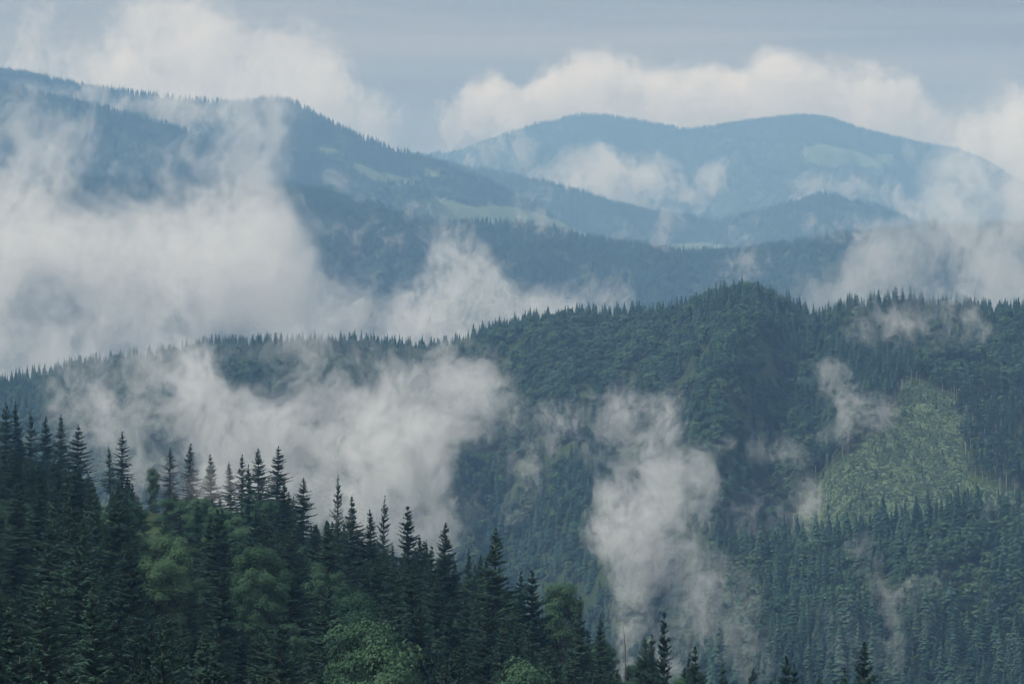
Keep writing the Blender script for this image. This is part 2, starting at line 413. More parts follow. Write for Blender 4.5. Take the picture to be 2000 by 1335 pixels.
def simple_spruce(seed, H=22., R=3.0, levels=9, nb=7, base=.1, sides=3, spread=1.0, jit=.25):
    """distant spruce: tiers of drooping jagged boughs on a trunk"""
    rng = np.random.RandomState(seed)
    tv, tf = tube_mesh([(0, 0, 0)], [(0, 0, H * .97)], [.012 * H], [.02], sides)
    V, F = [], []
    for i in range(levels):
        u = i / (levels - 1.0)
        z = H * (base + (1 - base) * (u ** .92) * .94)
        rr = R * (1 - u) ** .85 + .25
        for k in range(nb if u < .8 else max(4, nb - 2)):
            a = 2 * np.pi * (k + rng.rand() * .8) / nb + i * 1.7
            r = rr * (.62 + .55 * rng.rand()) * spread
            w = .42 + .25 * rng.rand()
            dz = r * (.42 + .25 * rng.rand()) - (0.5 if u > .8 else 0)
            top = H * (1 - base) / levels * 1.35
            zz = z; z = z + (rng.rand() - .5) * jit * H / levels * 1.6 * (u < .93)
            c = np.array([np.cos(a), np.sin(a)]); sd = np.array([-np.sin(a), np.cos(a)]) * w * r * .75
            o = len(V)
            V += [(c[0] * .05, c[1] * .05, z + top), (c[0] * r * .6 + sd[0], c[1] * r * .6 + sd[1], z - dz * .35), (c[0] * r, c[1] * r, z - dz * .55), (c[0] * r * .6 - sd[0], c[1] * r * .6 - sd[1], z - dz * .35)]
            F += [(o, o + 1, o + 2), (o, o + 2, o + 3)]; z = zz
    o = len(V); V += [(.16, 0, H * .94), (-.1, .12, H * .94), (-.1, -.12, H * .94), (0, 0, H * 1.02)]; F += [(o, o + 1, o + 3), (o + 1, o + 2, o + 3), (o + 2, o, o + 3)]
    return (tv, tf), (np.array(V, float), np.array(F))

def broad_shape(seed, H=18., R=6., nclump=34, per=330, leaf=.30, bare=.22, top_bias=.55, limb_sides=5, ragged=.25):
    rng = np.random.RandomState(seed)
    cz, rz = H * (bare + (1 - bare) * .5), H * (1 - bare) * .5
    d = rng.randn(nclump, 3); d /= np.linalg.norm(d, axis=1, keepdims=True)
    d[:, 2] = np.where((d[:, 2] < -.35) & (rng.rand(nclump) < .6), -d[:, 2], d[:, 2])
    rad = .55 + .32 * rng.rand(nclump)
    rad[:nclump // 5] *= .55
    C = np.stack([d[:, 0] * R * rad, d[:, 1] * R * rad, cz + d[:, 2] * rz * rad * 1.15], -1)
    cr = R * (.20 + ragged * .7 * rng.rand(nclump)) 
    ci = np.repeat(np.arange(nclump), per)
    e = rng.randn(len(ci), 3); e /= np.linalg.norm(e, axis=1, keepdims=True)
    e[:, 2] = np.where(rng.rand(len(ci)) < top_bias, np.abs(e[:, 2]), e[:, 2])
    rr = cr[ci] * (1.05 - .55 * rng.rand(len(ci)) ** 1.3) * (1 + .22 * rng.randn(len(ci)) * .5)
    p = C[ci] + e * rr[:, None] * np.array([[1, 1, .8]])
    nrm = e + .6 * d[ci] + rng.randn(len(ci), 3) * .38 + np.array([[0, 0, .25]])
    a = np.cross(nrm, rng.randn(len(ci), 3)); a /= np.linalg.norm(a, axis=1, keepdims=True)
    b = np.cross(nrm, a); b /= np.linalg.norm(b, axis=1, keepdims=True)
    s = (leaf * (.45 + 1.2 * rng.rand(len(ci)) ** 1.5))[:, None]
    V = np.stack([p - a * s, p + b * s * .55, p + a * s, p - b * s * .55], 1)
    idx = np.arange(len(V))[:, None] * 4
    F = np.concatenate([idx + np.array([[0, 1, 2]]), idx + np.array([[0, 2, 3]])])
    t0 = [(0, 0, 0)]; t1 = [(0, 0, H * (bare + .35))]
    tv, tf = tube_mesh(t0, t1, [.02 * H], [.009 * H], max(5, limb_sides))
    st = np.stack([np.zeros(nclump), np.zeros(nclump), H * (bare * .7 + rng.rand(nclump) * .35)], -1)
    lv, lf = tube_mesh(st, C, np.full(nclump, .0065 * H), np.full(nclump, .002 * H), 3 if limb_sides < 5 else limb_sides)
    TV, TF, _ = merge([(tv, tf, 0), (lv, lf, 0)])
    return (TV, TF), (V.reshape(-1, 3), F)

# near prototypes: (trunk mesh, crown mesh, height, radius)
near_spruce = []
specs = [dict(R=5.0, power=.92), dict(R=4.3, power=.85, gap=.08), dict(R=5.6, power=.95), dict(R=3.9, power=.80, gap=.2, base=.14, nw=32),
         dict(R=4.6, power=.95, hang=1.3), dict(R=5.2, power=.85, gap=.08, nw=34), dict(R=3.2, power=.72, gap=.4, base=.22, nb=8), dict(R=6.2, power=1.0, gap=.08, hang=.6, nw=32)]
for q, sp in enumerate(specs):
    (tv, tf), (bv, bf), (cv, cf) = spruce_shape(100 + q, **sp)
    V, F, _ = merge([(tv, tf, 0), (bv, bf, 0)])
    near_spruce.append((make_mesh('spruce_trunk', V, F, [BARK]), make_mesh('spruce_crown', cv, cf, [SPRUCE]), 25.0, sp['R']))
near_broad = []
for q, sp in enumerate([dict(H=17, R=6.0, nclump=80, per=620, leaf=.125, ragged=.10, bare=.12), dict(H=15, R=4.9, nclump=64, per=560, leaf=.12, ragged=.12, bare=.12), dict(H=18, R=5.2, nclump=60, per=520, bare=.2, ragged=.24, leaf=.13), dict(H=12, R=3.5, nclump=50, per=420, leaf=.11, bare=.1)]):
    (tv, tf), (cv, cf) = broad_shape(200 + q, **sp)
    near_broad.append((make_mesh('beech_trunk', tv, tf, [BARK]), make_mesh('beech_crown', cv, cf, [BEECH]), float(sp['H']), sp['R']))

def proto(name, parts, mats):
    V, F, M = merge(parts)
    return bpy.data.objects.new(name, make_mesh(name, V, F, mats, M))      # instanced only, never linked on its own
mid_spruce, mid_broad, far_spruce, far_broad = [], [], [], []
for q in range(5):
    (tv, tf), (cv, cf) = simple_spruce(300 + q, H=22., R=[4.3, 5.0, 3.7, 5.4, 4.6][q], levels=[21, 19, 22, 19, 20][q], nb=8, base=.05, sides=4, jit=.9)
    mid_spruce.append(proto('spruce', [(tv, tf, 0), (cv, cf, 1)], [BARK, SPRUCE]))
tall_edge = []
for q in range(3):
    (tv, tf), _, (cv, cf) = spruce_shape(320 + q, H=26., R=2.6, nw=14, nb=7, step=.62, tl=1.2, tw=.28, base=.42, power=.6, trunk_sides=4)
    tv2 = tv.copy(); tv2[:, :2] *= .9
    tall_edge.append(proto('spruce', [(tv2, tf, 0), (cv, cf, 1)], [PALE_BARK, SPRUCE]))
for q in range(4):
    (tv, tf), (cv, cf) = broad_shape(340 + q, H=[16, 14, 18, 15][q], R=[5.6, 4.8, 5.2, 6.2][q], nclump=26, per=40, leaf=.6, limb_sides=3)
    mid_broad.append(proto('broadleaf', [(tv, tf, 0), (cv, cf, 1)], [BARK, BEECH]))
for q in range(4):
    (tv, tf), (cv, cf) = simple_spruce(360 + q, R=[2.8, 3.2, 2.5, 3.6][q])
    far_spruce.append(proto('spruce', [(tv, tf, 0), (cv, cf, 1)], [BARK, SPRUCE]))
for q in range(3):
    (tv, tf), (cv, cf) = broad_shape(380 + q, H=15, R=5.2, nclump=14, per=16, leaf=1.05, limb_sides=3)
    far_broad.append(proto('broadleaf', [(tv, tf, 0), (cv, cf, 1)], [BARK, BEECH]))
shrubs = []
for q in range(3):
    (tv, tf), (cv, cf) = broad_shape(400 + q, H=2.6, R=1.7, nclump=10, per=30, leaf=.28, bare=.02, limb_sides=3)
    shrubs.append(proto('shrub', [(tv, tf, 0), (cv, cf, 1)], [BARK, SHRUB]))
young = []
for q in range(2):
    (tv, tf), (cv, cf) = simple_spruce(420 + q, H=5., R=1.5, levels=7, base=.03)
    young.append(proto('young_spruce', [(tv, tf, 0), (cv, cf, 1)], [BARK, SPRUCE_LIGHT]))

def scatter(name, label, cat, pts, rot, scl, pick, protos, group=None):
    me = bpy.data.meshes.new(name)
    me.vertices.add(len(pts)); me.vertices.foreach_set('co', np.asarray(pts, np.float32).ravel())
    for nm, typ, arr in (('turn', 'FLOAT', rot), ('pick', 'INT', pick)):
        a = me.attributes.new(nm, typ, 'POINT'); a.data.foreach_set('value', np.asarray(arr, np.float32 if typ == 'FLOAT' else np.int32))
    a = me.attributes.new('size', 'FLOAT_VECTOR', 'POINT'); a.data.foreach_set('vector', np.asarray(scl, np.float32).ravel())
    o = link(name, me); tag(o, label, cat, group, 'stuff')
    ng = bpy.data.node_groups.new(name, 'GeometryNodeTree')
    ng.interface.new_socket('Geometry', in_out='INPUT', socket_type='NodeSocketGeometry')
    ng.interface.new_socket('Geometry', in_out='OUTPUT', socket_type='NodeSocketGeometry')
    N, Lk = ng.nodes, ng.links
    gi, go = N.new('NodeGroupInput'), N.new('NodeGroupOutput')
    ip = N.new('GeometryNodeInstanceOnPoints'); ip.inputs['Pick Instance'].default_value = True
    jn = N.new('GeometryNodeJoinGeometry')
    for pr in reversed(protos):
        oi = N.new('GeometryNodeObjectInfo'); oi.inputs['Object'].default_value = pr; oi.inputs['As Instance'].default_value = True
        Lk.new(oi.outputs['Geometry'], jn.inputs[0])
    def named(nm, typ):
        a = N.new('GeometryNodeInputNamedAttribute'); a.data_type = typ; a.inputs['Name'].default_value = nm; return a.outputs['Attribute']
    cb = N.new('ShaderNodeCombineXYZ'); Lk.new(named('turn', 'FLOAT'), cb.inputs['Z'])
    er = N.new('FunctionNodeEulerToRotation'); Lk.new(cb.outputs[0], er.inputs[0])
    Lk.new(gi.outputs[0], ip.inputs['Points']); Lk.new(jn.outputs[0], ip.inputs['Instance'])
    Lk.new(named('pick', 'INT'), ip.inputs['Instance Index']); Lk.new(er.outputs[0], ip.inputs['Rotation']); Lk.new(named('size', 'FLOAT_VECTOR'), ip.inputs['Scale'])
    Lk.new(ip.outputs[0], go.inputs[0])
    md = o.modifiers.new('plants', 'NODES'); md.node_group = ng
    return o

# ------------------------------------------------------------------ forests on the hills
def crest_rows(px, hills):
    r = np.full(px.shape, 1400.0)
    for h in hills: r = np.minimum(r, np.interp(px, h.cx, h.crow))
    return r

def forest(hill, nearer, spacing, protos_s, protos_b, size, seed, label, broad_thr=.58, pxlim=(-250, 2250), back=60, hide=70, edge=None, skip_open=True, wscale=1.0):
    rng = np.random.RandomState(seed)
    Dc0 = hill.cD.min(); D1 = hill.cD.max() + back; D0 = Dc0 - hill.df
    xw = (pxlim[1] - pxlim[0]) * K * D1
    nx, ny = int(xw / spacing), int((D1 - D0) / spacing)
    gx, gy = np.meshgrid(np.arange(nx), np.arange(ny))
    x = (gx + .5 * (gy % 2) + rng.rand(*gx.shape) * .85) * spacing + (pxlim[0] - 1000) * K * D1
    y = (gy + rng.rand(*gx.shape) * .85) * spacing + D0
    x, y = x.ravel(), y.ravel()
    px = x / (y * K) + 1000
    Dc, _ = hill.crest(px)
    ok = (px > pxlim[0]) & (px < pxlim[1]) & (y < Dc + back) & (y > Dc - hill.df)
    x, y, px = x[ok], y[ok], px[ok]
    z = hill.z(x, y); row = ROW0 - z / (y * K)
    cr = np.minimum(crest_rows(px, nearer), 1400)
    op = hill.open_ground(x, y, z)
    ok = (row < cr + hide) & (op < .5)
    x, y, z, px, row = x[ok], y[ok], z[ok], px[ok], row[ok]
    bn = fbm(x / (spacing * 14), y / (spacing * 14), seed + 5, 3)
    Dc, _ = hill.crest(px)
    gapn = fbm(x / (spacing * 3.1), y / (spacing * 4.5), seed + 77, 3)
    isb = (bn + (rng.rand(len(x)) - .5) * .30 > broad_thr) & (Dc - y > spacing * 6)
    ed = np.zeros(len(x), bool)
    keep_ = gapn < .66
    x, y, z, px, row, isb, bn = x[keep_], y[keep_], z[keep_], px[keep_], row[keep_], isb[keep_], bn[keep_]; ed = ed[keep_]
    ps = list(protos_s) + list(protos_b)
    if edge is not None:
        for (dx, dy) in ((-9, 3), (9, 3), (0, -12)):
            ed |= hill.open_ground(x + dx * .6, y + dy, hill.z(x + dx * .6, y + dy)) > .5
        for (a, b, c, d) in edge[1]: ed |= (px > a) & (px < b) & (row > c) & (row < d) & (rng.rand(len(x)) < .45)
        isb &= ~ed
        ps += edge[0]
    pick = np.where(isb, len(protos_s) + rng.randint(0, max(1, len(protos_b)), len(x)), rng.randint(0, len(protos_s), len(x)))
    if edge is not None: pick = np.where(ed, len(protos_s) + len(protos_b) + rng.randint(0, len(edge[0]), len(x)), pick)
    big = fbm(x / (spacing * 7), y / (spacing * 7), seed + 25, 2)
    s = size * (.44 + .70 * rng.rand(len(x)) ** 1.3 + .5 * (big - .3)) * np.where(rng.rand(len(x)) < .06, 1.15, 1)
    s = np.minimum(s, 1.22 * size)
    s = np.where(isb, np.clip(s, .7, 1.2), s)
    w = s * (.85 + .35 * rng.rand(len(x))) * wscale
    scatter('forest', label, 'forest', np.stack([x, y, z - .3], -1), rng.rand(len(x)) * 6.283, np.stack([w, w, s], -1), pick, ps)
    return len(x)

N = {}
N['far'] = forest(far_mountain, [saddle_ridge, left_mountain, blue_ridge], 15, far_spruce, far_broad, 1.15, 1, 'dense spruce forest covering the farthest two-topped mountain', .52, (780, 2150), wscale=1.35)
N['saddle'] = forest(saddle_ridge, [blue_ridge, left_mountain], 12.5, far_spruce, far_broad, 1.1, 2, 'spruce forest on the low ridge with the pointed knoll', .54, (800, 2050), wscale=1.3)
N['left'] = forest(left_mountain, [blue_ridge, left_spur], 12, far_spruce, far_broad, 1.15, 3, 'spruce forest around the meadow strips of the left mountain', .53, (-150, 1300), wscale=1.25)
N['spur'] = forest(left_spur, [blue_ridge], 12, far_spruce, far_broad, 1.15, 4, 'spruce forest on the spur behind the mist at the left', .55, (-150, 800), wscale=1.25)
N['blue'] = forest(blue_ridge, [middle_hill], 8.2, far_spruce, far_broad, 1.1, 5, 'mixed forest on the blue ridge across the middle distance', .50, (-50, 2150), wscale=1.15)
N['middle'] = forest(middle_hill, [lower_hill], 7.2, mid_spruce, mid_broad, .92, 6, 'mixed spruce and beech forest on the middle hillside above the clearing', .44, (-120, 2150), edge=(tall_edge, [(1730, 1800, 560, 700), (1870, 2150, 760, 1000)]))
N['lower'] = forest(lower_hill, [], 8.0, mid_spruce, mid_broad, 1.2, 7, 'mixed spruce and beech forest on the low hill below the clearing', .64, (1150, 2200), back=50)
# brush and young spruces in the clearing
rng = np.random.RandomState(9)
n = 110000
px = 1540 + rng.rand(n) * 640; y = 1950 + rng.rand(n) * 800
x = (px - 1000) * K * y; z = middle_hill.z(x, y)
ok = middle_hill.open_ground(x, y, z) > .5
x, y, z = x[ok], y[ok], z[ok]
pick = np.where(rng.rand(len(x)) < .02, 3 + rng.randint(0, 2, len(x)), rng.randint(0, 3, len(x)))
lump = fbm(x / 7, y / 16, 5, 3)
s = (.22 + .42 * rng.rand(len(x)) ** 2) * (.35 + 1.5 * lump)
s = np.where(pick > 2, s * 2.0, s)
scatter('shrubs', 'pale green brush and young spruces covering the clearing', 'brush', np.stack([x, y, z - .2], -1), rng.rand(len(x)) * 6.28, np.stack([s, s, s * .9], -1), pick, shrubs + young)
N['brush'] = len(x)
print('SCATTER', N)

# ------------------------------------------------------------------ foreground trees
# silhouette of the tree tops along the near slope: px, row
env = np.array([(-200, 760), (0, 785), (60, 800), (100, 815), (150, 835), (185, 900), (205, 950), (215, 900), (235, 850), (260, 900), (330, 890), (370, 880), (410, 900), (470, 905), (540, 880), (600, 940),
                (650, 945), (690, 975), (740, 1010), (790, 1000), (860, 1040), (900, 1075), (960, 1050), (1000, 1120), (1040, 1125), (1090, 1150), (1130, 1170), (1200, 1240), (1300, 1260), (1400, 1300), (1530, 1300), (1690, 1290), (1760, 1330), (2300, 1340)], float)
# px, row of the top, distance, shape, width factor, label
LAND = [
 (12, 783, 770, 5, 1.0, 'tall dark spruce at the far left end of the back row'),
 (38, 782, 775, 1, .9, 'slender dark spruce standing second along the misty back row'),
 (62, 803, 770, 3, 1.0, 'thin gappy spruce between two tall dark spruces at the left'),
 (84, 812, 760, 5, 1.05, 'dark pointed spruce in the middle of the left back row'),
 (117, 808, 755, 1, 1.05, 'dark spruce just left of the broad ragged end spruce'),
 (152, 826, 745, 7, 1.15, 'broad dark spruce with long ragged boughs ending the left row'),
 (216, 870, 735, 6, .9, 'thin sparse spruce beside the taller pale spruce in the gap'),
 (238, 840, 730, 3, 1.0, 'tall spruce standing apart in mist right of the gap'),
 (300, 909, 715, -4, .8, 'slim pale green broadleaf tree rising between misty spruces'),
 (331, 873, 712, 6, 1.15, 'sparse misty spruce left of the two layered spruces'),
 (368, 864, 705, 3, 1.1, 'tall spruce with layered drooping boughs in thin mist'),
 (348, 986, 560, 0, .9, 'small dark young spruce above the round beech'),
 (412, 884, 690, 0, 1.0, 'dark spruce with a sharp even cone behind the beeches'),
 (452, 900, 690, 1, 1.0, 'narrow spruce left of the tall dark spire'),
 (472, 884, 695, 3, .9, 'faint spruce spire behind the dark one in the mist'),
 (487, 905, 600, 4, .9, 'dark narrow spire spruce in front of the misty row'),
 (505, 873, 690, 5, 1.0, 'misty grey spruce with a rounded broad tip'),
 (538, 869, 685, 1, 1.15, 'tallest grey spruce near the middle of the misty row'),
 (557, 935, 560, 4, 1.0, 'dark pointed spruce below the tallest grey spruce'),
 (590, 930, 640, 5, 1.0, 'pale spruce half dissolved in mist'),
 (654, 926, 700, 6, .8, 'lone faint spruce tip standing in the mist'),
 (690, 966, 560, 0, 1.0, 'dark cone spruce at the edge of the fog bank'),
 (728, 992, 560, 1, 1.0, 'dark slender spruce right of the dark cone spruce'),
 (740, 966, 690, 6, .8, 'ghostly spruce almost lost in the fog'),
 (792, 984, 520, 3, 1.2, 'tall spruce with a long thin leader before the fog'),
 (859, 1018, 500, 5, 1.1, 'spruce with a bushy tip standing against the blue hollow'),
 (912, 1066, 560, 4, .8, 'small dense dark spruce spire left of the tallest one'),
 (961, 1028, 450, 5, 1.25, 'tallest foreground spruce with a knobbly leader'),
 (1018, 1112, 500, 3, .9, 'spruce with a forked tip beside the broad cone'),
 (1042, 1108, 460, 0, 1.25, 'broad dense spruce cone right of the tallest one'),
 (1128, 1160, 450, 1, 1.0, 'lean layered spruce with visible stem on the right slope'),
 (1175, 1196, 460, 4, .9, 'dark spruce at the edge of the rising steam'),
 (1297, 1187, 400, 3, .75, 'thin knobbly spruce spire standing over the right hand group'),
 (1252, 1238, 420, 5, .9, 'stout pale spruce beside the dead snag'),
 (1277, 1235, 430, 1, .9, 'narrow spruce just left of the knobbly spire'),
 (1360, 1256, 420, 0, 1.0, 'spruce cone at the lower edge right of the knobbly spire'),
 (1345, 1270, 440, 4, .8, 'short dark spruce beside the lower edge cone'),
 (1413, 1292, 420, 1, 1.0, 'spruce tip poking up under the steam column'),
 (1460, 1303, 420, 5, 1.0, 'small spruce tip low between steam column and twin tips'),
 (1531, 1275, 400, 0, 1.0, 'dark spruce of the twin pair at the bottom edge'),
 (1551, 1292, 410, 1, 1.0, 'smaller spruce of the twin pair at the bottom edge'),
 (1690, 1245, 380, 2, 1.15, 'broad dark spruce alone at the bottom right'),
 (1655, 1300, 390, 4, 1.0, 'ragged spruce top left of the lone broad one'),
 (230, 945, 400, 5, 1.1, 'very tall dark spruce rising over the round beeches'),
 (150, 1010, 360, 2, 1.15, 'big shaggy spruce filling the lower left'),
 (30, 930, 470, 4, 1.1, 'dark spruce on the left edge below the back row'),
 (640, 1120, 380, 2, 1.1, 'broad spruce between the round beeches'),
 (430, 1110, 370, 5, 1.1, 'spruce spire in front of the round beech'),
 (820, 1165, 360, 2, 1.0, 'wide leafy spruce under the fog edge'),
 (540, 1180, 310, 7, 1.0, 'shaggy spruce low in the middle of the slope'),
 (330, 1045, 430, -1, 1.15, 'round green beech with a domed crown'),
 (505, 1068, 430, -1, 1.1, 'olive green beech with a wide dome among spruces'),
 (690, 1140, 400, -3, 1.0, 'green beech sloping down beside the fog edge'),
 (640, 1095, 470, -2, 1.1, 'beech crown behind the broad middle spruce'),
 (705, 1190, 330, -4, 1.1, 'yellow green young beech near the middle of the slope'),
 (745, 1235, 310, -4, 1.0, 'bright small beech at the foot of the middle slope'),
 (1098, 1125, 500, -4, 1.0, 'thin leafed broadleaf with bare stems beside the broad cone'),
 (30, 1000, 480, -3, .9, 'pale green broadleaf at the left edge'),
 (1000, 1275, 340, -4, 1.1, 'leafy bush tree at the bottom under the tallest spruce'),
]
trees = []     # (x, y, z, H, proto kind, idx, width, label or None)
for (px, row, D, sh, wf, lab) in LAND:
    x = (px - 1000) * K * D; z = float(fg_z(np.array(x), np.array(float(D)))); top = (ROW0 - row) * K * D
    H = top - z
    if sh >= 0: trees.append([x, D, z, H, 's', sh, wf, lab])
    else: trees.append([x, D, z, H, 'b', -sh - 1, wf * .74, lab])
occ = [(t[0], t[1]) for t in trees]
guard = [(q[0], q[1], q[2], 12 if q[3] >= 0 else 2.6 * q[4] / (K * q[2]), (24000. / q[2] + 55) if q[3] >= 0 else 150.0) for q in LAND]
rng = np.random.RandomState(5)
cell = {}
def near_ok(x, y, r):
    cx, cyy = int(x // 8), int(y // 8)
    for i in range(cx - 1, cx + 2):
        for j in range(cyy - 1, cyy + 2):
            for (a, b) in cell.get((i, j), ()):
                if (a - x) ** 2 + (b - y) ** 2 < r * r: return False
    return True
for (a, b) in occ: cell.setdefault((int(a // 8), int(b // 8)), []).append((a, b))
for _ in range(16000):
    y = math.sqrt(rng.rand() * (800 ** 2 - 185 ** 2) + 185 ** 2); px = -160 + rng.rand() * 2300
    x = (px - 1000) * K * y
    Dc = np.interp(px, fgc[:, 0], fgc[:, 2])
    if y > Dc + 15 or not near_ok(x, y, 5.6 + 2.6 * rng.rand()): continue
    z = float(fg_z(np.array(x), np.array(y)))
    lim = np.interp(px, env[:, 0], env[:, 1]) + 22 + 60 * rng.rand() + (25 if y > 600 else 0)
    for (lp, lr, lD, hw_, vis_) in guard:
        if y < lD and abs(px - lp) < hw_ + 2.2 / (K * y): lim = max(lim, lr + vis_)
    ztop = (ROW0 - lim) * K * y
    isb = vnoise(np.array(x / 30.), np.array(y / 30.), 8) > .76 or rng.rand() < .025
    H = (9 + 6 * rng.rand()) if isb else (15 + 14 * rng.rand())
    H = min(H, ztop - z)
    if H < 4.5: continue
    if (z + H) < (ROW0 - 1345) * K * y: continue
    cell.setdefault((int(x // 8), int(y // 8)), []).append((x, y))
    trees.append([x, y, z, H, 'b' if isb else 's', rng.randint(0, 4) if isb else rng.choice([0, 1, 2, 3, 4, 5, 7]), .85 + .4 * rng.rand(), None])

# which trees show largest: paint their outlines far to near on a coarse picture
W_, H_ = 500, 334
idbuf = np.full((H_, W_), -1)
for ti in sorted(range(len(trees)), key=lambda i: -trees[i][1]):
    x, y, z, H, kd, sh, wf, lab = trees[ti]
    px = (x / (y * K) + 1000) / 4; r0 = (ROW0 - (z + H) / (y * K)) / 4; r1 = (ROW0 - z / (y * K)) / 4
    R = (near_spruce[sh][3] if kd == 's' else near_broad[sh][3]) * H / (near_spruce[sh][2] if kd == 's' else near_broad[sh][2])
    R = max(R, .12 * H) * wf / (y * K) / 4
    for r in range(max(0, int(r0)), min(H_, int(r1) + 1)):
        f = min(1.0, max(0.0, (r - r0) / max(1e-3, r1 - r0)))
        hw = R * (f ** .8 if kd == 's' else math.sqrt(max(0, min(1, f * 2.2) * (2 - min(1, f * 2.2)))))
        a, b = int(px - hw), int(px + hw) + 1
        if b > 0 and a < W_: idbuf[r, max(0, a):min(W_, b)] = ti
cnt = np.bincount(idbuf[idbuf >= 0], minlength=len(trees))
cand = {'s': [], 'b': []}
for ti, t in enumerate(trees): cand[t[4]].append(ti)
single = set(i for i, t in enumerate(trees) if t[7])
for kd in 'sb':
    o_ = sorted(cand[kd], key=lambda i: (-1e9 if trees[i][7] else 0) - cnt[i])
    single |= set(i for i in o_[:296] if cnt[i] >= 6 or trees[i][7])
print('TREES', len(trees), 'single', len(single), 'visible', int((cnt > 0).sum()))

def zone(px, row):
    if row < 960: return 'in the misty back rows'
    v_ = 'high on' if row < 1080 else ('half way down' if row < 1210 else 'at the foot of')
    h_ = 'the dark left slope' if px < 330 else ('the beech slope' if px < 700 else ('the slope below the fog edge' if px < 1080 else 'the slope beside the steam column'))
    return v_ + ' ' + h_
SHARED = {}
roots = 0
rest = {'s': [], 'b': []}
for ti, t in enumerate(trees):
    x, y, z, H, kd, sh, wf, lab = t
    pr = near_spruce[sh] if kd == 's' else near_broad[sh]
    s = H / pr[2]
    w = (s if kd == 'b' else (0.45 * s + 0.55 * min(1.0, s * 1.1 + .15)) * 1.15) * wf
    rz = rng.rand() * 6.283
    if ti not in single:
        if cnt[ti] > 0 or True: rest[kd].append((x, y, z, rz, w, s, sh))
        continue
    px = x / (y * K) + 1000; row = ROW0 - (z + H) / (y * K)
    nm = 'spruce_tree' if kd == 's' else 'beech_tree'
    root = bpy.data.objects.new(nm, None); COL.objects.link(root)
    root.empty_display_size = 1
    root.location = (x, y, z - .15); root.rotation_euler = (rng.randn() * .018, rng.randn() * .018, rz); root.scale = (w, w, s)
    if lab is None:
        size = ('tall ' if H > 21 else ('young ' if H < 12 else ''))
        look = ['dark', 'slender', 'broad', 'thin', 'drooping', 'dense', 'sparse', 'shaggy'][sh] if kd == 's' else ['wide domed', 'rounded', 'loose crowned', 'small bushy'][sh]
        lab = (size + look + (' green spruce ' if kd == 's' else ' green beech ') + zone(px, row))
        grp = ('spruces ' if kd == 's' else 'beeches ') + zone(px, row)
        SHARED.setdefault(lab, []).append((px, root))
    else: grp = 'spruces of the foreground' if kd == 's' else 'beeches of the foreground'
    tag(root, lab, 'spruce' if kd == 's' else 'beech', grp)
    tr = link('trunk', pr[0], root); cr = link('crown', pr[1], root)
ORD = ['', 'second', 'third', 'fourth', 'fifth', 'sixth', 'seventh', 'eighth', 'ninth', 'tenth', 'eleventh', 'twelfth']
for lab, lst in SHARED.items():
    if len(lst) == 1: continue
    lst.sort(key=lambda q: q[0])
    for k, (_, o) in enumerate(lst):
        o['label'] = ('leftmost ' if k == 0 else ('rightmost ' if k == len(lst) - 1 else ORD[min(k, 11)] + ' from left, ')) + (lab if len(lab.split()) < 14 else lab.replace(' green', ''))
for kd, nm, lb in (('s', 'forest', 'gaps of the foreground slope filled with partly hidden spruces'), ('b', 'forest', 'gaps of the foreground slope filled with partly hidden beeches')):
    if not rest[kd]: continue
    a = np.array(rest[kd])
    ps = []
    for pr in (near_spruce if kd == 's' else near_broad):
        mt, mc = pr[0], pr[1]
        vt = np.zeros(len(mt.vertices) * 3, np.float32); mt.vertices.foreach_get('co', vt)
        ft = np.zeros(len(mt.polygons) * 3, np.int32); mt.loops.foreach_get('vertex_index', ft)
        vc = np.zeros(len(mc.vertices) * 3, np.float32); mc.vertices.foreach_get('co', vc)
        fc = np.zeros(len(mc.polygons) * 3, np.int32); mc.loops.foreach_get('vertex_index', fc)
        ps.append(proto('tree', [(vt.reshape(-1, 3), ft.reshape(-1, 3), 0), (vc.reshape(-1, 3), fc.reshape(-1, 3), 1)], [BARK, SPRUCE if kd == 's' else BEECH]))
    scatter(nm, lb, 'forest', a[:, :3], a[:, 3], np.stack([a[:, 4], a[:, 4], a[:, 5]], -1), a[:, 6].astype(int), ps)

# dead snag beside the steam column
D = 410.; b = P(1222, 1330, D); b[2] = float(fg_z(np.array(b[0]), np.array(D)))
t1 = P(1221, 1262, D); t2 = P(1217, 1218, D)
root = bpy.data.objects.new('dead_tree', None); COL.objects.link(root); root.location = tuple(b)
tag(root, 'bare dead snag with a thin bent tip beside the steam column', 'dead tree')
sv, sf = tube_mesh(np.array([(0, 0, 0), t1 - b]), np.array([t1 - b, t2 - b]), np.array([.11, .07]), np.array([.07, .015]), 6)
link('trunk', make_mesh('snag_trunk', sv, sf, [BARK]), root)
bb = np.array([t1 - b + (0, 0, -k * 1.1) for k in range(5)]); be = bb + np.array([(.9 * (-1) ** k, .2, .35) for k in range(5)])
sv, sf = tube_mesh(bb, be, np.full(5, .025), np.full(5, .01), 4)
link('branches', make_mesh('snag_branches', sv, sf, [BARK]), root)

# ------------------------------------------------------------------ haze
def haze_mat(density, color):
    m = bpy.data.materials.new('haze'); m.use_nodes = True
    n, l = m.node_tree.nodes, m.node_tree.links; n.clear()
    out = n.new('ShaderNodeOutputMaterial'); pv = n.new('ShaderNodeVolumePrincipled')
    pv.inputs['Color'].default_value = (*color, 1); pv.inputs['Density'].default_value = density
    pv.inputs['Absorption Color'].default_value = (1, 1, 1, 1); pv.inputs['Anisotropy'].default_value = 0.0
    l.new(pv.outputs[0], out.inputs['Volume'])
    return m
x0, x1, y0, y1, z0, z1 = -12000, 12000, -3200, 18500, -501.5, 1450
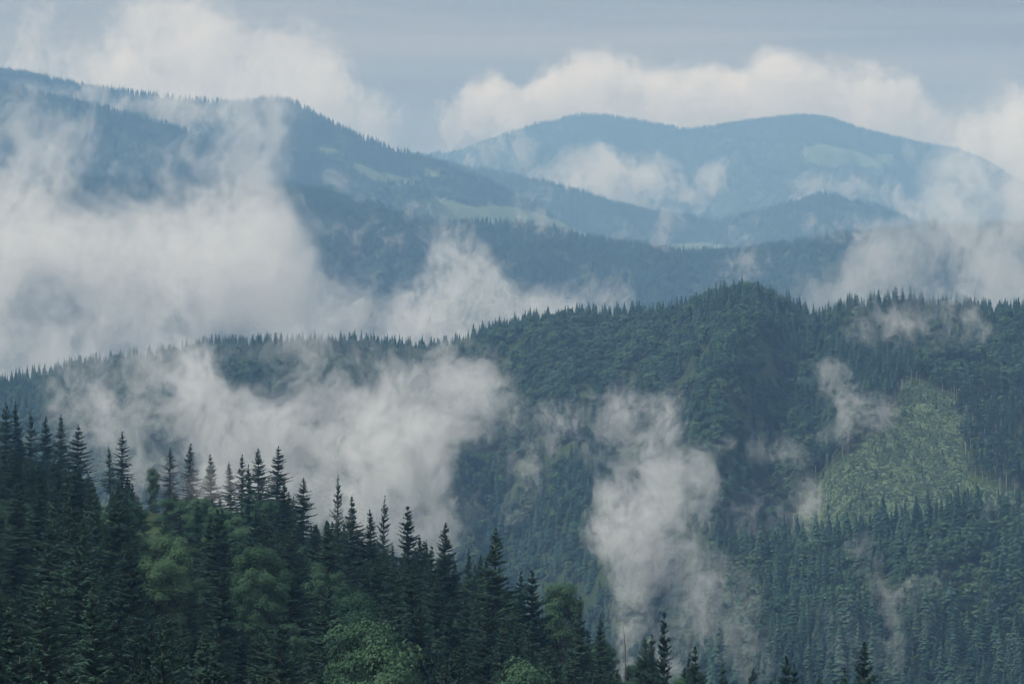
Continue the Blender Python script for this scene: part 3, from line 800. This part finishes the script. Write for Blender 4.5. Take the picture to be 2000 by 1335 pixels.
# the box ends before the clouds; the valley sheet stays inside it
bpy.data.meshes['terrain'].vertices.foreach_set('co', np.array([(-S, -3000, -500), (S, -3000, -500), (S, 18300, -500), (-S, 18300, -500)], np.float32).ravel())
vv = [(a, b_, c) for c in (z0, z1) for b_ in (y0, y1) for a in (x0, x1)]
hz = link('haze', make_mesh('haze', vv, [(0, 2, 3, 1), (4, 5, 7, 6), (0, 1, 5, 4), (2, 6, 7, 3), (0, 4, 6, 2), (1, 3, 7, 5)], [haze_mat(0.88e-4, (0.32, 0.585, 1.0))]))
tag(hz, 'pale blue haze filling the valley air', None, None, 'stuff')

# ------------------------------------------------------------------ mist and clouds: sparse density grids built by geometry nodes
def mist_mat(name, ext, aniso=0.0, color=(0.985, 0.99, 1.0)):
    m = bpy.data.materials.new(name); m.use_nodes = True
    n, l = m.node_tree.nodes, m.node_tree.links; n.clear()
    out = n.new('ShaderNodeOutputMaterial'); pv = n.new('ShaderNodeVolumePrincipled')
    pv.inputs['Color'].default_value = (*color, 1); pv.inputs['Absorption Color'].default_value = (1, 1, 1, 1)
    pv.inputs['Density'].default_value = ext; pv.inputs['Density Attribute'].default_value = 'density'; pv.inputs['Anisotropy'].default_value = aniso
    l.new(pv.outputs[0], out.inputs['Volume'])
    return m

def mist(name, label, cat, D, strokes, ext, amp=1.9, cut=0.0, noise_px=120., stretch=(1, 1, .75), depth=1.0, vox_px=3.2, detail=6, rough=.58, distortion=.5, seed=0, floor=None, soft=1.0, kind='stuff'):
    """strokes: (px0,row0,r0, px1,row1,r1, weight[, dD]) tapered capsules at distance D; radii in photo pixels"""
    u = K * D
    lo = np.array([1e9] * 3); hi = -lo; caps = []
    for s in strokes:
        a = P(s[0], s[1], D); b_ = P(s[3], s[4], D); dd = s[7] if len(s) > 7 else 0.0
        a = a + np.array([0, dd, 0]); b_ = b_ + np.array([0, dd, 0])
        r0, r1 = s[2] * u * 1.6, s[5] * u * 1.6
        caps.append((a, b_, r0, r1, s[6]))
        for c, r in ((a, r0), (b_, r1)):
            rr = np.array([r, r * depth, r]); lo = np.minimum(lo, c - rr); hi = np.maximum(hi, c + rr)
    size = hi - lo
    vox = vox_px * u
    res = [int(min(420, max(16, size[0] / vox))), int(min(160, max(12, size[1] / (vox * 2.0)))), int(min(420, max(16, size[2] / vox)))]
    cen = (lo + hi) / 2
    ng = bpy.data.node_groups.new(name, 'GeometryNodeTree')
    ng.interface.new_socket('Geometry', in_out='INPUT', socket_type='NodeSocketGeometry')
    ng.interface.new_socket('Geometry', in_out='OUTPUT', socket_type='NodeSocketGeometry')
    N_, L_ = ng.nodes, ng.links
    gi, go = N_.new('NodeGroupInput'), N_.new('NodeGroupOutput')
    pos = N_.new('GeometryNodeInputPosition').outputs[0]
    def vm(op, a, b_=None, scale=None):
        n = N_.new('ShaderNodeVectorMath'); n.operation = op
        for i_, q in ((0, a), (1, b_)):
            if q is None: continue
            if isinstance(q, bpy.types.NodeSocket): L_.new(q, n.inputs[i_])
            else: n.inputs[i_].default_value = tuple(q)
        if scale is not None:
            if isinstance(scale, bpy.types.NodeSocket): L_.new(scale, n.inputs['Scale'])
            else: n.inputs['Scale'].default_value = scale
        return n.outputs['Value'] if op in ('LENGTH', 'DOT_PRODUCT') else n.outputs['Vector']
    def mt(op, a, b_=None, c=None, clamp=False):
        n = N_.new('ShaderNodeMath'); n.operation = op; n.use_clamp = clamp
        for i_, q in ((0, a), (1, b_), (2, c)):
            if q is None: continue
            if isinstance(q, bpy.types.NodeSocket): L_.new(q, n.inputs[i_])
            else: n.inputs[i_].default_value = float(q)
        return n.outputs[0]
    # a gentle warp so that the hull itself is irregular
    loc = vm('SUBTRACT', pos, -(-cen) * 0 + np.zeros(3))   # positions are local to the object (origin at cen)
    nw_ = N_.new('ShaderNodeTexNoise'); nw_.inputs['Scale'].default_value = 1.0 / (noise_px * 1.3 * u); nw_.inputs['Detail'].default_value = 2
    L_.new(vm('ADD', loc, (seed * 531.7 * u, 77. * u, 13. * u * seed)), nw_.inputs['Vector'])
    warp = vm('SCALE', vm('SUBTRACT', nw_.outputs['Color'], (.5, .5, .5)), scale=noise_px * .9 * u)
    lw = vm('ADD', loc, warp)
    total = None
    for (a, b_, r0, r1, wgt) in caps:
        a = a - cen; b_ = b_ - cen; ba = b_ - a; l2 = float(ba @ ba)
        pa = vm('SUBTRACT', lw, a)
        if l2 > 1e-3:
            hh = mt('DIVIDE', vm('DOT_PRODUCT', pa, ba), l2, clamp=True)
            dv = vm('SUBTRACT', pa, vm('SCALE', ba, scale=hh))
            rad = mt('MULTIPLY_ADD', hh, r1 - r0, r0)
        else:
            dv = pa; rad = r0
        dist = mt('DIVIDE', vm('LENGTH', vm('MULTIPLY', dv, (1, 1 / depth, 1))), rad)
        f = mt('MULTIPLY', mt('SUBTRACT', 1.0, dist, clamp=True), wgt)
        total = f if total is None else mt('ADD', total, f)
    F = mt('MINIMUM', total, 1.0)
    def fract(px_, det, rg, dist_, off, st):
        nz = N_.new('ShaderNodeTexNoise'); nz.inputs['Scale'].default_value = 1.0 / (px_ * u)
        nz.inputs['Detail'].default_value = det; nz.inputs['Roughness'].default_value = rg; nz.inputs['Distortion'].default_value = dist_
        L_.new(vm('ADD', vm('MULTIPLY', lw, st), (seed * 317.3 * u + off * u, 0, seed * 91.7 * u)), nz.inputs['Vector'])
        return mt('SUBTRACT', nz.outputs['Fac'], .5)
    nA = fract(noise_px, detail, rough, distortion, 0, stretch)
    nB = fract(noise_px * .24, 5, .66, 1.0, 900, (1, .6, .85))
    raw = mt('ADD', mt('MULTIPLY_ADD', nA, amp * 2.5, mt('MULTIPLY', nB, amp * 2.05)), mt('MULTIPLY_ADD', F, 1.25, -.52 - cut))
    hull = mt('MULTIPLY', F, 4.5, clamp=True)
    dens = mt('MULTIPLY', mt('POWER', mt('MAXIMUM', raw, 0.0), 1.4), mt('MULTIPLY', hull, hull), clamp=True)
    dens = mt('MULTIPLY', dens, mt('GREATER_THAN', dens, 0.004))
    vc = N_.new('GeometryNodeVolumeCube')
    L_.new(dens, vc.inputs['Density'])
    vc.inputs['Min'].default_value = tuple(lo - cen); vc.inputs['Max'].default_value = tuple(hi - cen)
    vc.inputs['Resolution X'].default_value, vc.inputs['Resolution Y'].default_value, vc.inputs['Resolution Z'].default_value = res
    sm = N_.new('GeometryNodeSetMaterial'); mat = mist_mat(name, ext); sm.inputs['Material'].default_value = mat
    L_.new(vc.outputs[0], sm.inputs[0]); L_.new(sm.outputs[0], go.inputs[0])
    me = bpy.data.meshes.new(name); me.materials.append(mat)
    o = link(name, me); o.location = tuple(cen)
    tag(o, label, cat, None, kind)
    md = o.modifiers.new('density', 'NODES'); md.node_group = ng
    print('MIST', name, label[:30], res, np.prod(res) / 1e6)
    return o

mist('mist', 'tall bank of mist climbing in front of the left mountain', 'mist', 6113, [
    (60, 640, 190, 420, 640, 180, 1.2), (-60, 420, 160, 40, 560, 180, .95), (130, 360, 110, 210, 520, 120, .95),
    (420, 600, 150, 450, 330, 90, 1.2), (430, 330, 90, 490, 190, 105, 1.0), (20, 230, 60, 300, 280, 60, .55), (500, 600, 150, 720, 660, 110, 1.1), (340, 560, 110, 500, 540, 120, .65), (-50, 300, 120, 120, 300, 80, .55), (-80, 690, 100, 330, 690, 75, 1.25)],
    0.005766, amp=2.3, noise_px=170, seed=1, vox_px=3.4)
mist('mist', 'puff of mist rising behind the middle hill crest', 'mist', 5107, [
    (870, 480, 50, 900, 590, 90, 1.1), (900, 600, 95, 1000, 640, 80, 1.2), (1040, 625, 60, 1190, 590, 50, 1.2), (780, 650, 70, 860, 660, 70, .8)],
    0.009399, amp=2.2, noise_px=90, seed=2, vox_px=2.6)
mist('mist', 'mist bank spilling over the hills at the right edge', 'mist', 5958, [
    (1600, 580, 48, 1800, 560, 85, 1.0), (1800, 540, 105, 2050, 520, 160, 1.45), (1895, 380, 100, 2080, 380, 150, 1.45), (1890, 300, 90, 2080, 250, 115, 1.15)],
    0.005791, amp=2.0, noise_px=150, seed=3, vox_px=3.4)
mist('mist', 'broad fog bank lying on the middle hillside behind the spruces', 'mist', 1750, [
    (190, 780, 70, 350, 770, 100, .72), (350, 720, 70, 480, 880, 100, .85), (560, 720, 70, 480, 880, 85, .9), (640, 700, 70, 720, 800, 110, 1.1), (790, 820, 125, 900, 780, 90, 1.5),
    (180, 880, 90, 420, 950, 90, .9), (500, 930, 110, 760, 940, 130, 1.2), (750, 960, 110, 830, 1030, 80, 1.0), (890, 730, 70, 930, 720, 50, .6)],
    .022, amp=2.2, noise_px=140, seed=4, vox_px=2.2)
mist('mist', 'steam column rising from the valley right of centre', 'mist', 1500, [
    (1200, 795, 48, 1290, 800, 50, 1.0), (1260, 840, 62, 1310, 930, 66, 1.2), (1310, 940, 70, 1240, 1010, 72, 1.3), (1250, 1020, 72, 1330, 1070, 58, 1.15), (1250, 1060, 55, 1240, 1180, 48, 1.0),
    (1340, 1090, 48, 1365, 1180, 42, .9), (1350, 1220, 45, 1330, 1300, 60, .8), (1240, 1190, 45, 1260, 1310, 50, .9), (1090, 850, 50, 1190, 860, 55, .5), (1370, 880, 25, 1410, 870, 20, .6)],
    .03, amp=2.3, noise_px=110, seed=5, vox_px=1.9)
mist('mist', 'bright cumulus bank behind the two-topped far mountain', 'cloud', 21153, [
    (900, 250, 60, 960, 230, 70, 1.0), (950, 200, 50, 1010, 250, 60, .9), (1060, 220, 60, 1150, 185, 75, 1.5), (1150, 200, 70, 1330, 210, 75, 1.5), (1330, 215, 70, 1520, 205, 80, 1.5), (1520, 205, 80, 1730, 220, 70, 1.5), (1700, 240, 60, 1780, 240, 50, 1.2), (1900, 290, 70, 2060, 260, 90, 1.3)],
    0.00624, amp=1.5, noise_px=60, seed=6, vox_px=2.1)
mist('mist', 'cloud rising behind the pointed left summit', 'cloud', 20384, [
    (340, 60, 90, 330, 160, 100, 1.0), (330, 170, 110, 600, 230, 100, 1.3), (500, 200, 90, 640, 210, 90, 1.2), (640, 220, 70, 740, 260, 60, 1.0), (60, 180, 80, 300, 180, 80, .8), (380, 100, 100, 560, 140, 90, .8), (100, 60, 110, 250, 60, 90, .4)],
    0.0039, amp=1.8, noise_px=95, seed=7, vox_px=2.6)
mist('mist', 'bright mist lying in the saddle below the far mountain', 'mist', 14083, [
    (1080, 370, 45, 1160, 350, 60, 1.2), (1140, 370, 60, 1270, 370, 60, 1.2), (1380, 400, 30, 1395, 350, 30, .8), (1395, 350, 28, 1415, 325, 22, .9), (1580, 375, 35, 1640, 365, 30, .9), (1700, 375, 35, 1760, 410, 35, .9), (930, 300, 35, 1000, 290, 40, .8)],
    0.004601, amp=2.4, noise_px=70, seed=8, vox_px=2.4)
mist('mist', 'thin wisps drifting over the clearing and right crest', 'mist', 1980, [
    (1620, 745, 35, 1680, 800, 45, .75), (1640, 830, 40, 1720, 800, 35, .7), (1700, 625, 45, 1880, 620, 50, .9), (1490, 870, 25, 1560, 875, 25, .6), (1480, 1010, 60, 1560, 980, 50, .55), (1020, 920, 45, 1000, 990, 35, .65), (1040, 830, 35, 1110, 800, 35, .5)],
    .022, amp=2.6, noise_px=75, seed=9, vox_px=2.6)
mist('mist', 'thin veil of mist between the back row spruces of the near slope', 'mist', 655, [
    (330, 950, 45, 400, 960, 40, .8), (420, 950, 40, 560, 950, 45, .6), (600, 960, 45, 680, 1010, 40, .7), (760, 1050, 35, 800, 1060, 35, .5)],
    .02, amp=2.2, noise_px=70, seed=10, vox_px=3.5)
mist('mist', 'low mist curling over the dark trees at the bottom right', 'mist', 1450, [
    (1690, 1090, 40, 1740, 1160, 45, .6), (1950, 1000, 25, 2030, 1015, 25, .8), (1840, 1130, 40, 1800, 1200, 40, .4), (1420, 1130, 60, 1450, 1280, 60, .5), (1640, 1210, 50, 1700, 1260, 60, .45)],
    .02, amp=2.6, noise_px=80, seed=11, vox_px=3.0)
mist('mist', 'thin mist dissolving the tree line at the left end of the middle hill', 'mist', 2900, [
    (100, 715, 46, 330, 705, 48, .95), (330, 700, 48, 620, 685, 42, .85), (640, 690, 34, 820, 690, 32, .5)],
    .0075, amp=2.2, noise_px=90, seed=12, vox_px=3.0)
mist('mist', 'scattered thin wisps clinging to the blue ridge and the slope above it', 'mist', 6732, [
    (520, 500, 40, 560, 430, 35, .6), (600, 470, 30, 760, 480, 35, .5), (640, 345, 22, 740, 410, 25, .6), (800, 420, 20, 830, 405, 20, .5), (1025, 420, 30, 1050, 375, 25, .7), (1050, 440, 22, 1090, 450, 20, .4),
    (1290, 470, 28, 1320, 425, 22, .7), (1420, 530, 38, 1470, 500, 35, .65), (1440, 450, 25, 1460, 430, 22, .5), (1590, 440, 25, 1700, 445, 28, .6), (1210, 445, 22, 1240, 455, 22, .5)],
    0.01034, amp=2.3, noise_px=55, seed=13, vox_px=2.4)
mist('mist', 'pale mist lying between the two ridges at the upper left', 'mist', 9900, [
    (0, 172, 24, 180, 192, 26, 1.0), (180, 192, 24, 350, 222, 34, 1.1), (340, 215, 34, 440, 220, 40, .8)],
    .0075, amp=2.0, noise_px=60, seed=14, vox_px=2.6)
mist('mist', 'bright low fog filling the valley behind the far left tree line', 'mist', 4600, [
    (-120, 690, 75, 60, 690, 75, 1.4), (60, 690, 70, 300, 660, 60, 1.1)],
    .0060, amp=1.6, noise_px=130, seed=15, vox_px=4.0)
